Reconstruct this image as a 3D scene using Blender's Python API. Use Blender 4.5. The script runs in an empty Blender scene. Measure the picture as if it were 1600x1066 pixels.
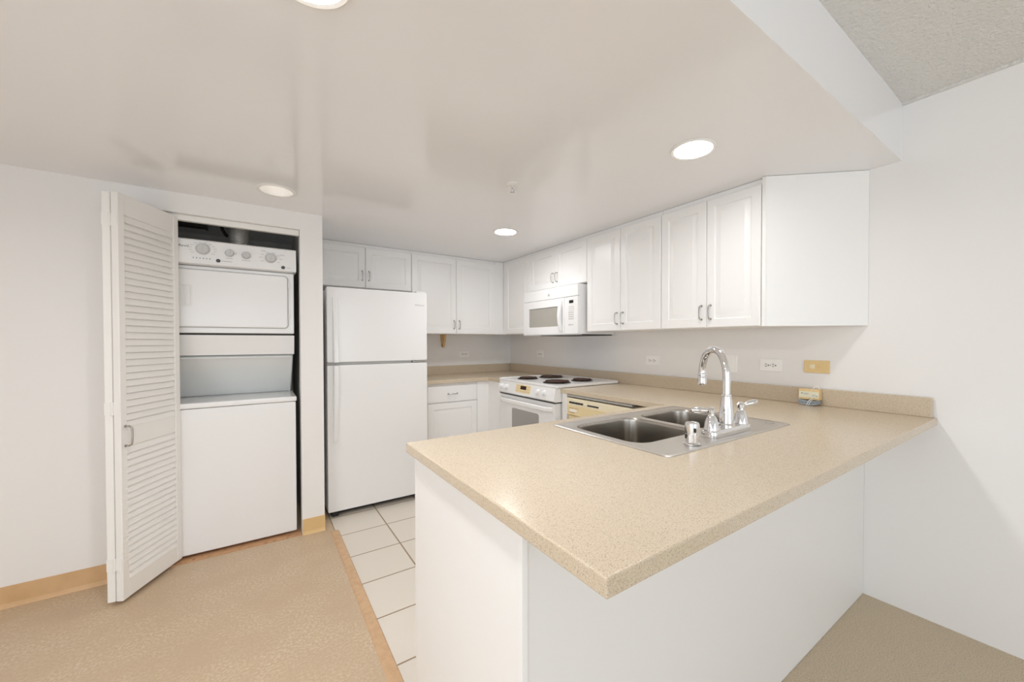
import bpy, bmesh, math, random
from mathutils import Vector, Matrix
S = bpy.context.scene
COL = S.collection
PI = math.pi
random.seed(7)

# ------------------------------------------------------------------ camera
cam_d = bpy.data.cameras.new('camera')
cam = bpy.data.objects.new('camera', cam_d); COL.objects.link(cam)
FPX, CX, CY = 612.32, 826.74, 542.32
cam_d.sensor_fit = 'HORIZONTAL'; cam_d.sensor_width = 36
cam_d.lens = FPX / 1600 * 36
cam_d.shift_x = (800 - CX) / 1600; cam_d.shift_y = (CY - 533) / 1600
cam_d.clip_start = 0.02; cam_d.clip_end = 60
def cam_axes(yaw, pitch, roll):
    fw = Vector((math.sin(yaw), math.cos(yaw), 0)); rt = Vector((math.cos(yaw), -math.sin(yaw), 0)); up = Vector((0, 0, 1))
    f2 = fw * math.cos(pitch) - up * math.sin(pitch); u2 = up * math.cos(pitch) + fw * math.sin(pitch)
    r3 = rt * math.cos(roll) + u2 * math.sin(roll); u3 = u2 * math.cos(roll) - rt * math.sin(roll)
    return r3, u3, f2
r_, u_, f_ = cam_axes(0.6055, 0.0128, -0.0017)
M = Matrix((r_, u_, -f_)).transposed().to_4x4(); M.translation = Vector((-2.4632, -3.948, 1.2523))
cam.matrix_world = M
S.camera = cam

# ------------------------------------------------------------------ world, daylight, exposure
w = bpy.data.worlds.new('world'); S.world = w; w.use_nodes = True
w.node_tree.nodes['Background'].inputs[0].default_value = (.80, .90, 1, 1)
w.node_tree.nodes['Background'].inputs[1].default_value = 1.0
def area(name, loc, rot, sx, sy, power, color, shape='RECTANGLE'):
    d = bpy.data.lights.new(name, 'AREA'); d.shape = shape; d.size = sx; d.size_y = sy; d.energy = power; d.color = color
    o = bpy.data.objects.new(name, d); COL.objects.link(o); o.location = loc; o.rotation_euler = rot
    return o
YF, XL = -7.2, -4.4
WIN_Y0, WIN_Y1, WIN_Z0, WIN_Z1 = -6.6, -3.4, .02, 2.15      # balcony opening in the left wall, behind the camera
area('window_daylight', (XL - .13, (WIN_Y0 + WIN_Y1) / 2, (WIN_Z0 + WIN_Z1) / 2), (0, -PI / 2, 0), WIN_Z1 - WIN_Z0 - .1, WIN_Y1 - WIN_Y0 - .1, 28, (.91, .965, 1))
area('balcony_daylight', (-2.2, YF - .13, 1.08), (PI / 2, 0, 0), 3.1, 2.0, 27, (.91, .965, 1))
S.cycles.diffuse_bounces = 10; S.cycles.max_bounces = 14
BULBS = (78.0, 118.0, 1.1, 215.0, 150.0)     # radiance of each downlight bulb, the last one an added fill
S.view_settings.view_transform = 'Standard'; S.view_settings.look = 'None'
S.view_settings.gamma = 1; S.view_settings.use_curve_mapping = False
S.view_settings.exposure = 0.10

# ------------------------------------------------------------------ materials
def mat(name, col, rough=.5, metal=0., spec=.5, bump=None, var=None, emit=None, coat=0., aniso=0.):
    m = bpy.data.materials.new(name); m.use_nodes = True
    nt = m.node_tree; b = nt.nodes['Principled BSDF']
    b.inputs['Base Color'].default_value = (*col, 1); b.inputs['Roughness'].default_value = rough
    b.inputs['Metallic'].default_value = metal; b.inputs['Specular IOR Level'].default_value = spec
    b.inputs['Coat Weight'].default_value = coat; b.inputs['Anisotropic'].default_value = aniso
    if emit:
        b.inputs['Emission Color'].default_value = (*emit[0], 1); b.inputs['Emission Strength'].default_value = emit[1]
    if bump or var:
        tc = nt.nodes.new('ShaderNodeTexCoord')
    if bump:
        sc, st, dist = bump
        n = nt.nodes.new('ShaderNodeTexNoise'); n.inputs['Scale'].default_value = sc; n.inputs['Detail'].default_value = 4
        nt.links.new(tc.outputs['Object'], n.inputs['Vector'])
        bp = nt.nodes.new('ShaderNodeBump'); bp.inputs['Strength'].default_value = st; bp.inputs['Distance'].default_value = dist
        nt.links.new(n.outputs['Fac'], bp.inputs['Height']); nt.links.new(bp.outputs['Normal'], b.inputs['Normal'])
    if var:   # list of (scale, detail, dark colour, low, high): speckle layers mixed over the base colour
        prev = None
        for sc, det, c2, lo, hi in var:
            n = nt.nodes.new('ShaderNodeTexNoise'); n.inputs['Scale'].default_value = sc; n.inputs['Detail'].default_value = det
            nt.links.new(tc.outputs['Object'], n.inputs['Vector'])
            mr = nt.nodes.new('ShaderNodeMapRange'); mr.inputs['From Min'].default_value = lo; mr.inputs['From Max'].default_value = hi
            nt.links.new(n.outputs['Fac'], mr.inputs['Value'])
            mx = nt.nodes.new('ShaderNodeMix'); mx.data_type = 'RGBA'
            nt.links.new(mr.outputs['Result'], mx.inputs['Factor'])
            if prev: nt.links.new(prev, mx.inputs['A'])
            else: mx.inputs['A'].default_value = (*col, 1)
            mx.inputs['B'].default_value = (*c2, 1); prev = mx.outputs['Result']
        nt.links.new(prev, b.inputs['Base Color'])
    return m
WALL = mat('wall_paint', (.86, .848, .84), .55, bump=(160, .05, .002))
SOFF = mat('semigloss_ceiling_paint', (.86, .858, .872), .13, spec=.5)
POP = mat('textured_ceiling', (.78, .765, .74), .9, bump=(95, 1.0, .011))
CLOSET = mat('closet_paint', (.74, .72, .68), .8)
CAB = mat('white_cabinet', (.885, .878, .87), .32)
DOORP = mat('white_door_paint', (.87, .86, .84), .42)
APPL = mat('white_appliance', (.86, .86, .865), .17)
APPL2 = mat('white_appliance_matte', (.80, .80, .80), .4)
LIDG = mat('lid_inside', (.83, .85, .85), .35)
GREY = mat('grey_plastic', (.42, .42, .42), .4)
KNOBG = mat('knob_grey', (.60, .60, .60), .35)
DARK = mat('dark_gap', (.02, .02, .02), .6)
INK = mat('grey_print', (.40, .40, .41), .5)
INKD = mat('dark_print', (.05, .05, .06), .4)
COUNTER = mat('speckled_laminate', (.60, .495, .365), .22, var=[(560, 2, (.69, .61, .49), .46, .68), (400, 2, (.37, .295, .215), .52, .76)])
STEEL = mat('brushed_steel', (.68, .65, .61), .34, metal=1.)
BOWL = mat('shaded_bowl_steel', (.47, .44, .40), .24, metal=1.)  # sink steel darkened: the shade inside the bowls is put into the colour
CHROME = mat('chrome', (.80, .80, .81), .07, metal=1.)
NICKEL = mat('handle_metal', (.50, .49, .47), .25, metal=1.)
WOODT = mat('tan_base_trim', (.66, .43, .23), .45, var=[(12, 4, (.60, .38, .19), .4, .7)])
WOODS = mat('tan_wood_strip', (.62, .41, .24), .4, var=[(30, 3, (.54, .34, .19), .4, .7)])
BRACK = mat('raw_wood', (.62, .40, .18), .5)
SUBF = mat('raw_threshold', (.55, .32, .17), .6, var=[(40, 3, (.30, .15, .07), .55, .75)])
VINYL = mat('beige_vinyl_floor', (.59, .445, .29), .5, var=[(260, 8, (.46, .345, .23), .40, .64), (90, 8, (.64, .53, .40), .44, .66), (5, 3, (.53, .40, .275), .4, .7)])
CARPET = mat('beige_carpet', (.64, .54, .405), .95, bump=(260, .6, .006), var=[(230, 2, (.44, .36, .255), .46, .7)])
ALMOND = mat('almond_plastic', (.80, .66, .38), .3)
ALMOND2 = mat('pale_almond', (.86, .78, .58), .3)
YELLOW = mat('aged_yellow_plastic', (.80, .60, .30), .35)
COIL = mat('burner_iron', (.05, .022, .012), .5)
PAN = mat('burner_pan', (.035, .025, .02), .35)
OVENG = mat('oven_glass', (.36, .345, .33), .12)
MWG = mat('microwave_window', (.40, .38, .34), .2)
BLACKG = mat('black_display', (.01, .008, .008), .1)
PLATE = mat('white_plate', (.93, .925, .91), .3)
CORDM = mat('grey_cord', (.33, .37, .41), .35)
TIE = mat('white_tie', (.85, .85, .83), .4)
PAPER = mat('box_label', (.80, .78, .62), .5)
GASK = mat('grey_gasket', (.50, .50, .49), .45)
FOIL = mat('foil_duct', (.85, .83, .80), .28, metal=.8)
PIPE = mat('dark_pipe', (.03, .025, .02), .5)
def bulb_mat(k): return mat('lit_bulb', (1, 1, 1), .4, emit=((.99, .982, .975), k))
BAFF = mat('white_baffle', (.85, .83, .80), .35)
# tile floor: brick node without offset, grout lines on the measured grid
TILE = mat('floor_tile', (.7, .65, .58), .3)
nt = TILE.node_tree; tc = nt.nodes.new('ShaderNodeTexCoord'); mp = nt.nodes.new('ShaderNodeMapping'); bk = nt.nodes.new('ShaderNodeTexBrick')
TS = .3093
mp.inputs['Location'].default_value = (1.7445 + 20 * TS, 1.1833 + 20 * TS, 0)
bk.offset = 0; bk.inputs['Scale'].default_value = 1; bk.inputs['Brick Width'].default_value = TS; bk.inputs['Row Height'].default_value = TS
bk.inputs['Mortar Size'].default_value = .0042; bk.inputs['Mortar Smooth'].default_value = .1
bk.inputs['Color1'].default_value = (.72, .665, .59, 1); bk.inputs['Color2'].default_value = (.74, .69, .62, 1); bk.inputs['Mortar'].default_value = (.30, .215, .13, 1)
nt.links.new(tc.outputs['Object'], mp.inputs['Vector']); nt.links.new(mp.outputs['Vector'], bk.inputs['Vector'])
nt.links.new(bk.outputs['Color'], nt.nodes['Principled BSDF'].inputs['Base Color'])
bp = nt.nodes.new('ShaderNodeBump'); bp.inputs['Strength'].default_value = .5; bp.inputs['Distance'].default_value = .003; bp.invert = True
nt.links.new(bk.outputs['Fac'], bp.inputs['Height']); nt.links.new(bp.outputs['Normal'], nt.nodes['Principled BSDF'].inputs['Normal'])

# ------------------------------------------------------------------ mesh helpers
def BM(): return bmesh.new()
def origin(o):
    v = Vector((0, 0, 0))
    while o is not None: v += o.location; o = o.parent
    return v
def obj(name, bm, m, parent=None, smooth=True, label=None):
    bmesh.ops.remove_doubles(bm, verts=bm.verts, dist=1e-6)
    bmesh.ops.recalc_face_normals(bm, faces=bm.faces)
    if parent is not None: bmesh.ops.translate(bm, verts=bm.verts, vec=-origin(parent))
    me = bpy.data.meshes.new(name); bm.to_mesh(me); bm.free()
    me.materials.append(m)
    if smooth:
        me.polygons.foreach_set('use_smooth', [True] * len(me.polygons)); me.set_sharp_from_angle(angle=math.radians(32))
    o = bpy.data.objects.new(name, me); COL.objects.link(o)
    if parent is not None: o.parent = parent
    if label: o['label'] = label
    if smooth:
        wn = o.modifiers.new('weighted_normal', 'WEIGHTED_NORMAL'); wn.keep_sharp = True; wn.weight = 80
    return o
def thing(name, label, cat, loc, group=None):
    o = bpy.data.objects.new(name, None); COL.objects.link(o); o.location = loc; o.empty_display_size = .05
    o['label'] = label; o['category'] = cat
    if group: o['group'] = group
    return o
def tag(o, label, cat, group=None):
    o['label'] = label; o['category'] = cat
    if group: o['group'] = group
    return o
def struct(name, bm, m, label, smooth=False, cat='structure'):
    o = obj(name, bm, m, None, smooth); o['kind'] = 'structure'; o['label'] = label; o['category'] = cat
    return o
def merge(dst, src):
    me = bpy.data.meshes.new('tmp'); src.to_mesh(me); src.free(); dst.from_mesh(me); bpy.data.meshes.remove(me)
    return dst
def box(bm, x0, x1, y0, y1, z0, z1, bev=0., seg=2):
    b = BM() if bev else bm
    vs = [b.verts.new((x, y, z)) for x in (x0, x1) for y in (y0, y1) for z in (z0, z1)]
    for f in ((0, 1, 3, 2), (4, 6, 7, 5), (0, 4, 5, 1), (2, 3, 7, 6), (0, 2, 6, 4), (1, 5, 7, 3)):
        b.faces.new([vs[i] for i in f])
    if bev:
        bmesh.ops.recalc_face_normals(b, faces=b.faces)
        bmesh.ops.bevel(b, geom=list(b.edges), offset=bev, segments=seg, affect='EDGES', profile=.5)
        merge(bm, b)
    return bm
def prism(bm, pts, a0, a1, fn):
    """extrude polygon pts (2-D) between a0 and a1; fn(p, q, a) -> world"""
    lo = [bm.verts.new(fn(p[0], p[1], a0)) for p in pts]; hi = [bm.verts.new(fn(p[0], p[1], a1)) for p in pts]
    bm.faces.new(lo); bm.faces.new(list(reversed(hi)))
    n = len(pts)
    for i in range(n): bm.faces.new((lo[i], lo[(i + 1) % n], hi[(i + 1) % n], hi[i]))
    return bm
XY = lambda p, q, a: (p, q, a)      # plan polygon, a = height
XZ = lambda p, q, a: (p, a, q)      # front polygon, a = y
YZ = lambda p, q, a: (a, p, q)      # side polygon, a = x
def fill_holes(bm, loops, fn):
    """planar face with holes; loops of 2-D points -> list of vertex loops"""
    es, vl = [], []
    for lp in loops:
        vs = [bm.verts.new(fn(*p)) for p in lp]; vl.append(vs)
        for i in range(len(vs)): es.append(bm.edges.new((vs[i], vs[(i + 1) % len(vs)])))
    bmesh.ops.triangle_fill(bm, use_beauty=True, use_dissolve=False, edges=es)
    return vl
def rrect(cx, cy, w, h, r, n=6):
    out = []
    for sx, sy, a0 in ((1, 1, 0), (-1, 1, PI / 2), (-1, -1, PI), (1, -1, 1.5 * PI)):
        for k in range(n + 1):
            a = a0 + k / n * PI / 2
            out.append((cx + sx * (w / 2 - r) + r * math.cos(a), cy + sy * (h / 2 - r) + r * math.sin(a)))
    return out
def circ(cx, cy, r, n=40): return [(cx + r * math.cos(2 * PI * k / n), cy + r * math.sin(2 * PI * k / n)) for k in range(n)]
def loft(bm, rings, cap0=False, cap1=False, closed=True):
    vr = [[bm.verts.new(p) for p in rg] for rg in rings]
    n = len(vr[0])
    for a, b in zip(vr, vr[1:]):
        for i in range(n if closed else n - 1):
            j = (i + 1) % n; bm.faces.new((a[i], a[j], b[j], b[i]))
    if cap0: bm.faces.new(vr[0])
    if cap1: bm.faces.new(list(reversed(vr[-1])))
    return vr
def lathe(bm, c, prof, n=28, axis='z', flip=1, cap0=True, cap1=True):
    rings = []
    for r, h in prof:
        rg = []
        for k in range(n):
            a = 2 * PI * k / n; p, q = r * math.cos(a), r * math.sin(a); h2 = h * flip
            v = (p, q, h2) if axis == 'z' else (h2, p, q) if axis == 'x' else (p, h2, q)
            rg.append((c[0] + v[0], c[1] + v[1], c[2] + v[2]))
        rings.append(rg)
    loft(bm, rings, cap0, cap1)
    return bm
def tube(bm, pts, r, n=12, closed=False):
    pts = [Vector(p) for p in pts]; rs = r if isinstance(r, (list, tuple)) else [r] * len(pts)
    N = len(pts); T = []
    for i in range(N):
        a = pts[(i - 1) % N] if closed or i > 0 else pts[0]; b = pts[(i + 1) % N] if closed or i < N - 1 else pts[-1]
        T.append((b - a).normalized())
    u = T[0].orthogonal().normalized(); rings = []
    for i in range(N):
        u = (u - T[i] * u.dot(T[i])).normalized(); v = T[i].cross(u)
        rings.append([pts[i] + (u * math.cos(2 * PI * k / n) + v * math.sin(2 * PI * k / n)) * rs[i] for k in range(n)])
    if closed: rings.append(rings[0])
    loft(bm, rings, not closed, not closed)
    return bm
def smooth_path(pts, k=6):
    """Catmull-Rom through pts"""
    P = [Vector(p) for p in pts]; P = [P[0] * 2 - P[1]] + P + [P[-1] * 2 - P[-2]]; out = []
    for i in range(1, len(P) - 2):
        for j in range(k):
            t = j / k; a, b, c, d = P[i - 1:i + 3]
            out.append(.5 * ((2 * b) + (c - a) * t + (2 * a - 5 * b + 4 * c - d) * t * t + (3 * b - a - 3 * c + d) * t ** 3))
    out.append(P[-2]); return out
def text_bm(s, size, fn, depth=.0008, shear=0.):
    cu = bpy.data.curves.new('t', 'FONT'); cu.body = s; cu.size = size; cu.extrude = depth; cu.shear = shear; cu.align_x = 'CENTER'; cu.align_y = 'CENTER'
    o = bpy.data.objects.new('t', cu); COL.objects.link(o)
    me = bpy.data.meshes.new_from_object(o.evaluated_get(bpy.context.evaluated_depsgraph_get()))
    bpy.data.objects.remove(o); bpy.data.curves.remove(cu)
    bm = BM(); bm.from_mesh(me); bpy.data.meshes.remove(me)
    for v in bm.verts: v.co = fn(v.co.x, v.co.y, v.co.z)
    return bm
# facing frames: u = to the right as seen from the room, w = up, d = out of the face
def face_back(x0, y, z0): return lambda u, w_, d: Vector((x0 + u, y - d, z0 + w_))
def face_right(x, y0, z0): return lambda u, w_, d: Vector((x - d, y0 - u, z0 + w_))
def raised_door(bm, fn, W, H, t=.019, fr=.052):
    spec = [(0, 0), (0, t - .003), (.003, t), (fr, t), (fr + .005, t - .007), (fr + .012, t - .0075), (fr + .034, t - .001), (fr + .037, t - .0005)]
    rings = [[fn(i, i, d), fn(W - i, i, d), fn(W - i, H - i, d), fn(i, H - i, d)] for i, d in spec]
    loft(bm, rings, True, True); return bm
def slab(bm, fn, W, H, t, bev=.003):
    rings = [[fn(i, i, d), fn(W - i, i, d), fn(W - i, H - i, d), fn(i, H - i, d)] for i, d in ((0, 0), (0, t - bev), (bev * .3, t - bev * .3), (bev, t))]
    loft(bm, rings, True, True); return bm
def rslab(bm, fn, W, H, r, t, bev=.004, d0=0., n=6):
    """rounded-corner slab in a facing frame"""
    rings = []
    for i, d in ((0, 0), (0, t - bev), (bev * .3, t - bev * .3), (bev, t)):
        rings.append([fn(p, q, d0 + d) for p, q in rrect(W / 2, H / 2, W - 2 * i, H - 2 * i, max(r - i, .001), n)])
    loft(bm, rings, True, True); return bm
def pull(bm, fn, u, w0, w1, horiz=False, so=.026, r=.0038):
    pts = []
    L = w1 - w0
    for a, d in ((0, 0), (0, so * .6), (.006, so * .92), (.014, so), (L / 2, so + .002), (L - .014, so), (L - .006, so * .92), (L, so * .6), (L, 0)):
        pts.append(fn(w0 + a, u, d) if horiz else fn(u, w0 + a, d))
    tube(bm, pts, r, 10)
    for a in (w0, w1):
        q = fn(a, u, 0) if horiz else fn(u, a, 0); q2 = fn(a, u, .004) if horiz else fn(u, a, .004)
        tube(bm, [q, q2], .0065, 12)
    return bm

# ------------------------------------------------------------------ dimensions (metres; right wall x = 0, back wall y = 0)
HS, HC = 2.09, 2.352                  # soffit and main ceiling heights
YS = -3.43                            # soffit face
YC, XC = -1.024, -2.105               # closet front wall and its right corner
XJ0, XJ1, ZJ = -3.01, -2.235, 1.98    # closet opening
CT, CB = .914, .881                   # counter top and underside
XE, YIN, YOUT = -2.056, -2.628, -3.554
XD = -.651
YPAN, XP = -3.303, -2.034
T = .12

# ------------------------------------------------------------------ the setting
struct('floor', box(BM(), XL, -2.056, YF, 0, -.05, 0), VINYL, 'mottled beige vinyl floor in front of the laundry closet', cat='floor')
struct('floor_tile', box(BM(), -2.056, 0, YPAN, 0, -.05, 0), TILE, 'off-white square floor tiles with tan grout in the kitchen', cat='floor')
struct('floor_carpet', box(BM(), -2.056, 0, YF, YPAN, -.05, 0), CARPET, 'beige cut-pile carpet beyond the peninsula', cat='carpet')
struct('wall_back', box(BM(), XL - T, T, 0, T, -.05, HC), WALL, 'white kitchen back wall behind the refrigerator', cat='wall')
struct('wall_right', box(BM(), 0, T, YF, 0, -.05, HC), WALL, 'long white right wall with outlets above the counter', cat='wall')
bm = BM()
box(bm, XL - T, XL, YF, WIN_Y0, -.05, HC); box(bm, XL - T, XL, WIN_Y1, 0, -.05, HC); box(bm, XL - T, XL, WIN_Y0, WIN_Y1, WIN_Z1, HC)
struct('wall_left', bm, WALL, 'white left wall with the balcony opening outside the picture', cat='wall')
bm = BM(); box(bm, XL - T, -3.8, YF - T, YF, -.05, HC); box(bm, -.6, T, YF - T, YF, -.05, HC); box(bm, -3.8, -.6, YF - T, YF, 2.15, HC)
struct('wall_front', bm, WALL, 'white wall with a balcony opening behind the camera', cat='wall')
bm = BM()
for ya in (WIN_Y0, WIN_Y1 - .05, (WIN_Y0 + WIN_Y1) / 2 - .025): box(bm, XL - .08, XL - .02, ya, ya + .05, 0, WIN_Z1)
box(bm, XL - .08, XL - .02, WIN_Y0, WIN_Y1, WIN_Z1 - .05, WIN_Z1)
struct('window_1', bm, GREY, 'sliding balcony door frame in the left wall outside the picture', cat='window')
bm = BM()
for xa in (-3.8, -.65, -2.225): box(bm, xa, xa + .05, YF - .08, YF - .02, 0, 2.15)
box(bm, -3.8, -.6, YF - .08, YF - .02, 2.10, 2.15)
struct('window_2', bm, GREY, 'sliding balcony door frame behind the camera', cat='window')
# closet front wall with the laundry opening, and the closet side wall
bm = prism(BM(), [(XL, 0), (XJ0, 0), (XJ0, ZJ), (XJ1, ZJ), (XJ1, 0), (XC, 0), (XC, HS), (XL, HS)], YC, YC + .1, XZ)
struct('wall_closet', bm, WALL, 'white wall around the laundry closet opening', cat='wall')
struct('wall_side', box(BM(), -2.205, XC, YC + .1, 0, 0, HS), WALL, 'short white wall between laundry closet and refrigerator', cat='wall')
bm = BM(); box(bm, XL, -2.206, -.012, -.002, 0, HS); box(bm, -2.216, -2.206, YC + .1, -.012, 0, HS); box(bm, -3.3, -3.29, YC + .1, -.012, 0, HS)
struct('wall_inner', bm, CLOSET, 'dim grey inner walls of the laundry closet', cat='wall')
struct('trim_1', box(BM(), XJ0 + .02, XJ1 - .002, YC + .028, YC + .062, ZJ - .034, ZJ - .001, .003), DOORP, 'white metal folding door track across the closet opening', cat='track')
struct('trim_2', box(BM(), XJ0, XJ1, YC - .004, YC + .1, 0, .006), SUBF, 'worn raw wood threshold under the washer', cat='threshold')
struct('trim_3', prism(BM(), [(-2.080, 0), (-2.030, 0), (-2.036, .006), (-2.074, .006)], YPAN, YC - .07, lambda p, q, a: (p, a, q)), WOODS, 'tan wood transition strip between vinyl and tile', cat='trim')
def base_prof(y): return [(y - .018, 0), (y, 0), (y, .099), (y - .006, .099), (y - .008, .02), (y - .012, .008)]
struct('baseboard_left', prism(BM(), base_prof(YC), XL, XJ0 - .01, YZ), WOODT, 'tan base moulding along the wall left of the folding door', cat='baseboard')
struct('baseboard_corner', prism(BM(), base_prof(YC), XJ1 + .002, XC + .002, YZ), mat('yellowed_base_trim', (.72, .50, .24), .45), 'yellowed base moulding on the short wall by the refrigerator', cat='baseboard')
struct('ceiling', box(BM(), XL - T, T, YF - T, YS, HC, HC + .08), POP, 'popcorn textured living room ceiling', cat='ceiling')
bm = BM(); box(bm, -.012, 0, YF, YS, HC - .012, HC)
struct('trim_4', bm, POP, 'thin bead where textured ceiling meets right wall', cat='trim')

# dropped glossy ceiling with round holes for the downlights
LIGHTS = [(-.900, -2.945, .080, 'lit recessed downlight above the peninsula sink'),
          (-.912, -1.395, .080, 'lit recessed downlight in front of the microwave cabinets'),
          (-2.372, -1.375, .080, 'recessed downlight in front of the laundry closet'),
          (-2.365, -2.925, .080, 'recessed downlight cut by the top edge of the picture'),
          (-3.835, -2.925, .080, 'added unseen downlight outside the picture on the left, fill light for the kitchen')]  # last entry is an added, unseen lamp that brightens the kitchen from the left
bm = BM()
outer = [(XL, YS), (0, YS), (0, 0), (XL, 0)]
fill_holes(bm, [outer] + [circ(x, y, r) for x, y, r, _ in LIGHTS], lambda p, q: (p, q, HS))
bm.faces.new([bm.verts.new(p) for p in ((XL, YS, HS), (0, YS, HS), (0, YS, HC + .08), (XL, YS, HC + .08))])
struct('ceiling_soffit', bm, SOFF, 'glossy dropped ceiling over the kitchen', cat='ceiling')
for i, (x, y, r, lab) in enumerate(LIGHTS):
    t = thing('recessed_downlight', lab, 'ceiling light', (x, y, HS), 'recessed ceiling downlights')
    bm = BM(); lathe(bm, (x, y, HS), [(r - .002, .0), (r - .001, -.006), (r + .010, -.008), (r + .015, -.003), (r + .015, -.0005), (r - .002, -.0005)], 48, cap0=False, cap1=False)
    obj('trim_ring', bm, BAFF, t)
    bm = BM(); lathe(bm, (x, y, HS), [(r - .002, -.002), (r - .006, .03), (r - .012, .07), (r - .02, .11), (.0, .112)], 48, cap0=False, cap1=False)
    obj('baffle', bm, BAFF, t)
    bm = BM(); dz = .048
    if i == 2: lathe(bm, (x, y, HS), [(.001, dz), (.026, dz + .002), (.042, dz + .010), (.050, dz + .024), (.046, dz + .040), (.03, dz + .060), (.02, .108)], 36)
    else: lathe(bm, (x, y, HS), [(.001, .001), (.040, .0025), (.066, .006), (.0735, .010), (.0735, .016), (.03, .03)], 40)
    obj('bulb', bm, bulb_mat(BULBS[i]), t)

# fire sprinkler
t = thing('fire_sprinkler', 'small chrome fire sprinkler head on the dropped ceiling', 'sprinkler', (-1.344, -2.18, HS))
bm = BM(); lathe(bm, (-1.344, -2.18, HS), [(.036, -.0005), (.036, -.003), (.028, -.008), (.014, -.010)], 32)
obj('escutcheon', bm, BAFF, t)
bm = BM(); lathe(bm, (-1.344, -2.18, HS), [(.009, -.009), (.009, -.022), (.005, -.024)], 16)
tube(bm, [(-1.344 - .008, -2.18, HS - .02), (-1.344 - .009, -2.18, HS - .033), (-1.344, -2.18, HS - .042), (-1.344 + .009, -2.18, HS - .033), (-1.344 + .008, -2.18, HS - .02)], .002, 8)
obj('nozzle', bm, CHROME, t)
bm = BM(); lathe(bm, (-1.344, -2.18, HS), [(.004, -.040), (.014, -.042), (.014, -.044), (.003, -.046)], 20)
obj('deflector', bm, CHROME, t)

# ------------------------------------------------------------------ bifold louvered door
def leaf(parent, P, d, n, W, z0, z1, t):
    """P: hinge-side corner on the visible face; d along, n out of the visible face"""
    P = Vector((*P, 0)); d = Vector((*d, 0)).normalized(); n = Vector((*n, 0)).normalized()
    fn = lambda u, z, o: P + d * u + n * o + Vector((0, 0, z))
    def bx(bm, u0, u1, za, zb, o0, o1, bev=.003):
        b = BM(); box(b, u0, u1, o0, o1, za, zb, bev, 1)
        for v in b.verts: v.co = fn(v.co.x, v.co.z, v.co.y)
        merge(bm, b)
    st = .037
    bm = BM()
    bx(bm, 0, st, z0, z1, -t, 0); bx(bm, W - st, W, z0, z1, -t, 0)
    ra, rb, rc, rd = z0 + .090, .752, .846, z1 - .098
    for a, b in ((z0, ra), (rb, rc), (rd, z1)): bx(bm, st - .001, W - st + .001, a, b, -t + .002, -.002, .002)
    for a, b in ((ra, rb), (rc, rd)):
        k = round((b - a) / .0325); p = (b - a) / k
        for i in range(k):
            zb = a + i * p
            prof = [(-.0065, zb - .003), (-.0005, zb - .001), (-.0118, zb + p - .001), (-.0190, zb + p + .004), (-.0205, zb + p + .002)]
            lo = [fn(st - .002, q, o) for o, q in prof]; hi = [fn(W - st + .002, q, o) for o, q in prof]
            loft(bm, [lo, hi], True, True)
    return obj('louvered_leaf', bm, DOORP, parent), fn
d1 = bpy.data.objects.new('door_1', None); COL.objects.link(d1); d1.location = (-3.0, YC, 0)
d1['kind'] = 'structure'; d1['label'] = 'white louvered bifold closet door folded open left of the washer'; d1['category'] = 'door'
DZ0, DZ1 = .022, 1.962
lf2, fn2 = leaf(d1, (-3.0, -1.331), (.456, .890), (.890, -.456), .380, DZ0, DZ1, .030)
lf1, fn1 = leaf(d1, (-3.0277, -1.3168), (.19, .98), (.98, -.19), .345, DZ0, DZ1, .030)
for z in (.20, .94, 1.83):
    bm = BM(); c = fn2(-.0045, z, -.0305)
    tube(bm, [c - Vector((0, 0, .028)), c + Vector((0, 0, .028))], .0045, 10)
    for s in (-1, 1): tube(bm, [c + Vector((0, 0, s * .028)), c + Vector((0, 0, s * .034))], [.0055, .003], 10)
    for fa, o0 in ((fn2, -.028), (fn1, -.03)):
        b = BM(); box(b, -.0018, .0, o0, o0 + .026, z - .028, z + .028)
        for v in b.verts: v.co = fa(v.co.x, v.co.z, v.co.y)
        merge(bm, b)
    obj('hinge', bm, DOORP, d1)
bm = BM(); pull(bm, lambda u, w_, d: fn2(u, w_, d), .024, .758, .852, so=.03, r=.0042)
obj('pull_handle', bm, NICKEL, d1, label='metal pull handle')
bm = BM(); c = fn2(.365, DZ1, -.015); tube(bm, [c - Vector((0, 0, .02)), Vector((c.x, c.y, ZJ - .030))], .004, 10)
obj('guide_pin', bm, NICKEL, d1)

# ------------------------------------------------------------------ stacked washer and dryer
WX0, WX1 = -2.945, -2.262
t = thing('laundry_center', 'tall white stacked washer and dryer inside the closet', 'washer dryer', ((WX0 + WX1) / 2, -.6, 0))
WF = -.985
bm = BM(); box(bm, WX0, WX1, WF, -.10, .022, .868, .008)
obj('washer_cabinet', bm, APPL, t)
for x in (WX0 + .05, WX1 - .05):
    for y in (WF + .06, -.16): obj('levelling_foot', lathe(BM(), (x, y, 0), [(.022, .0065), (.022, .018), (.012, .022)], 16), DARK, t)
bm = BM()   # top deck with raised front lip and tub opening hollow
box(bm, WX0 - .004, WX1 + .004, WF - .008, WF + .035, .870, .902, .007)
box(bm, WX0 - .004, WX0 + .05, WF + .035, -.62, .870, .900, .004); box(bm, WX1 - .05, WX1 + .004, WF + .035, -.62, .870, .900, .004)
box(bm, WX0 + .05, WX1 - .05, WF + .035, -.62, .868, .8985)
box(bm, WX0 - .004, WX1 + .004, -.62, -.12, .870, .900)
obj('washer_top', bm, APPL, t)
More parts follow.
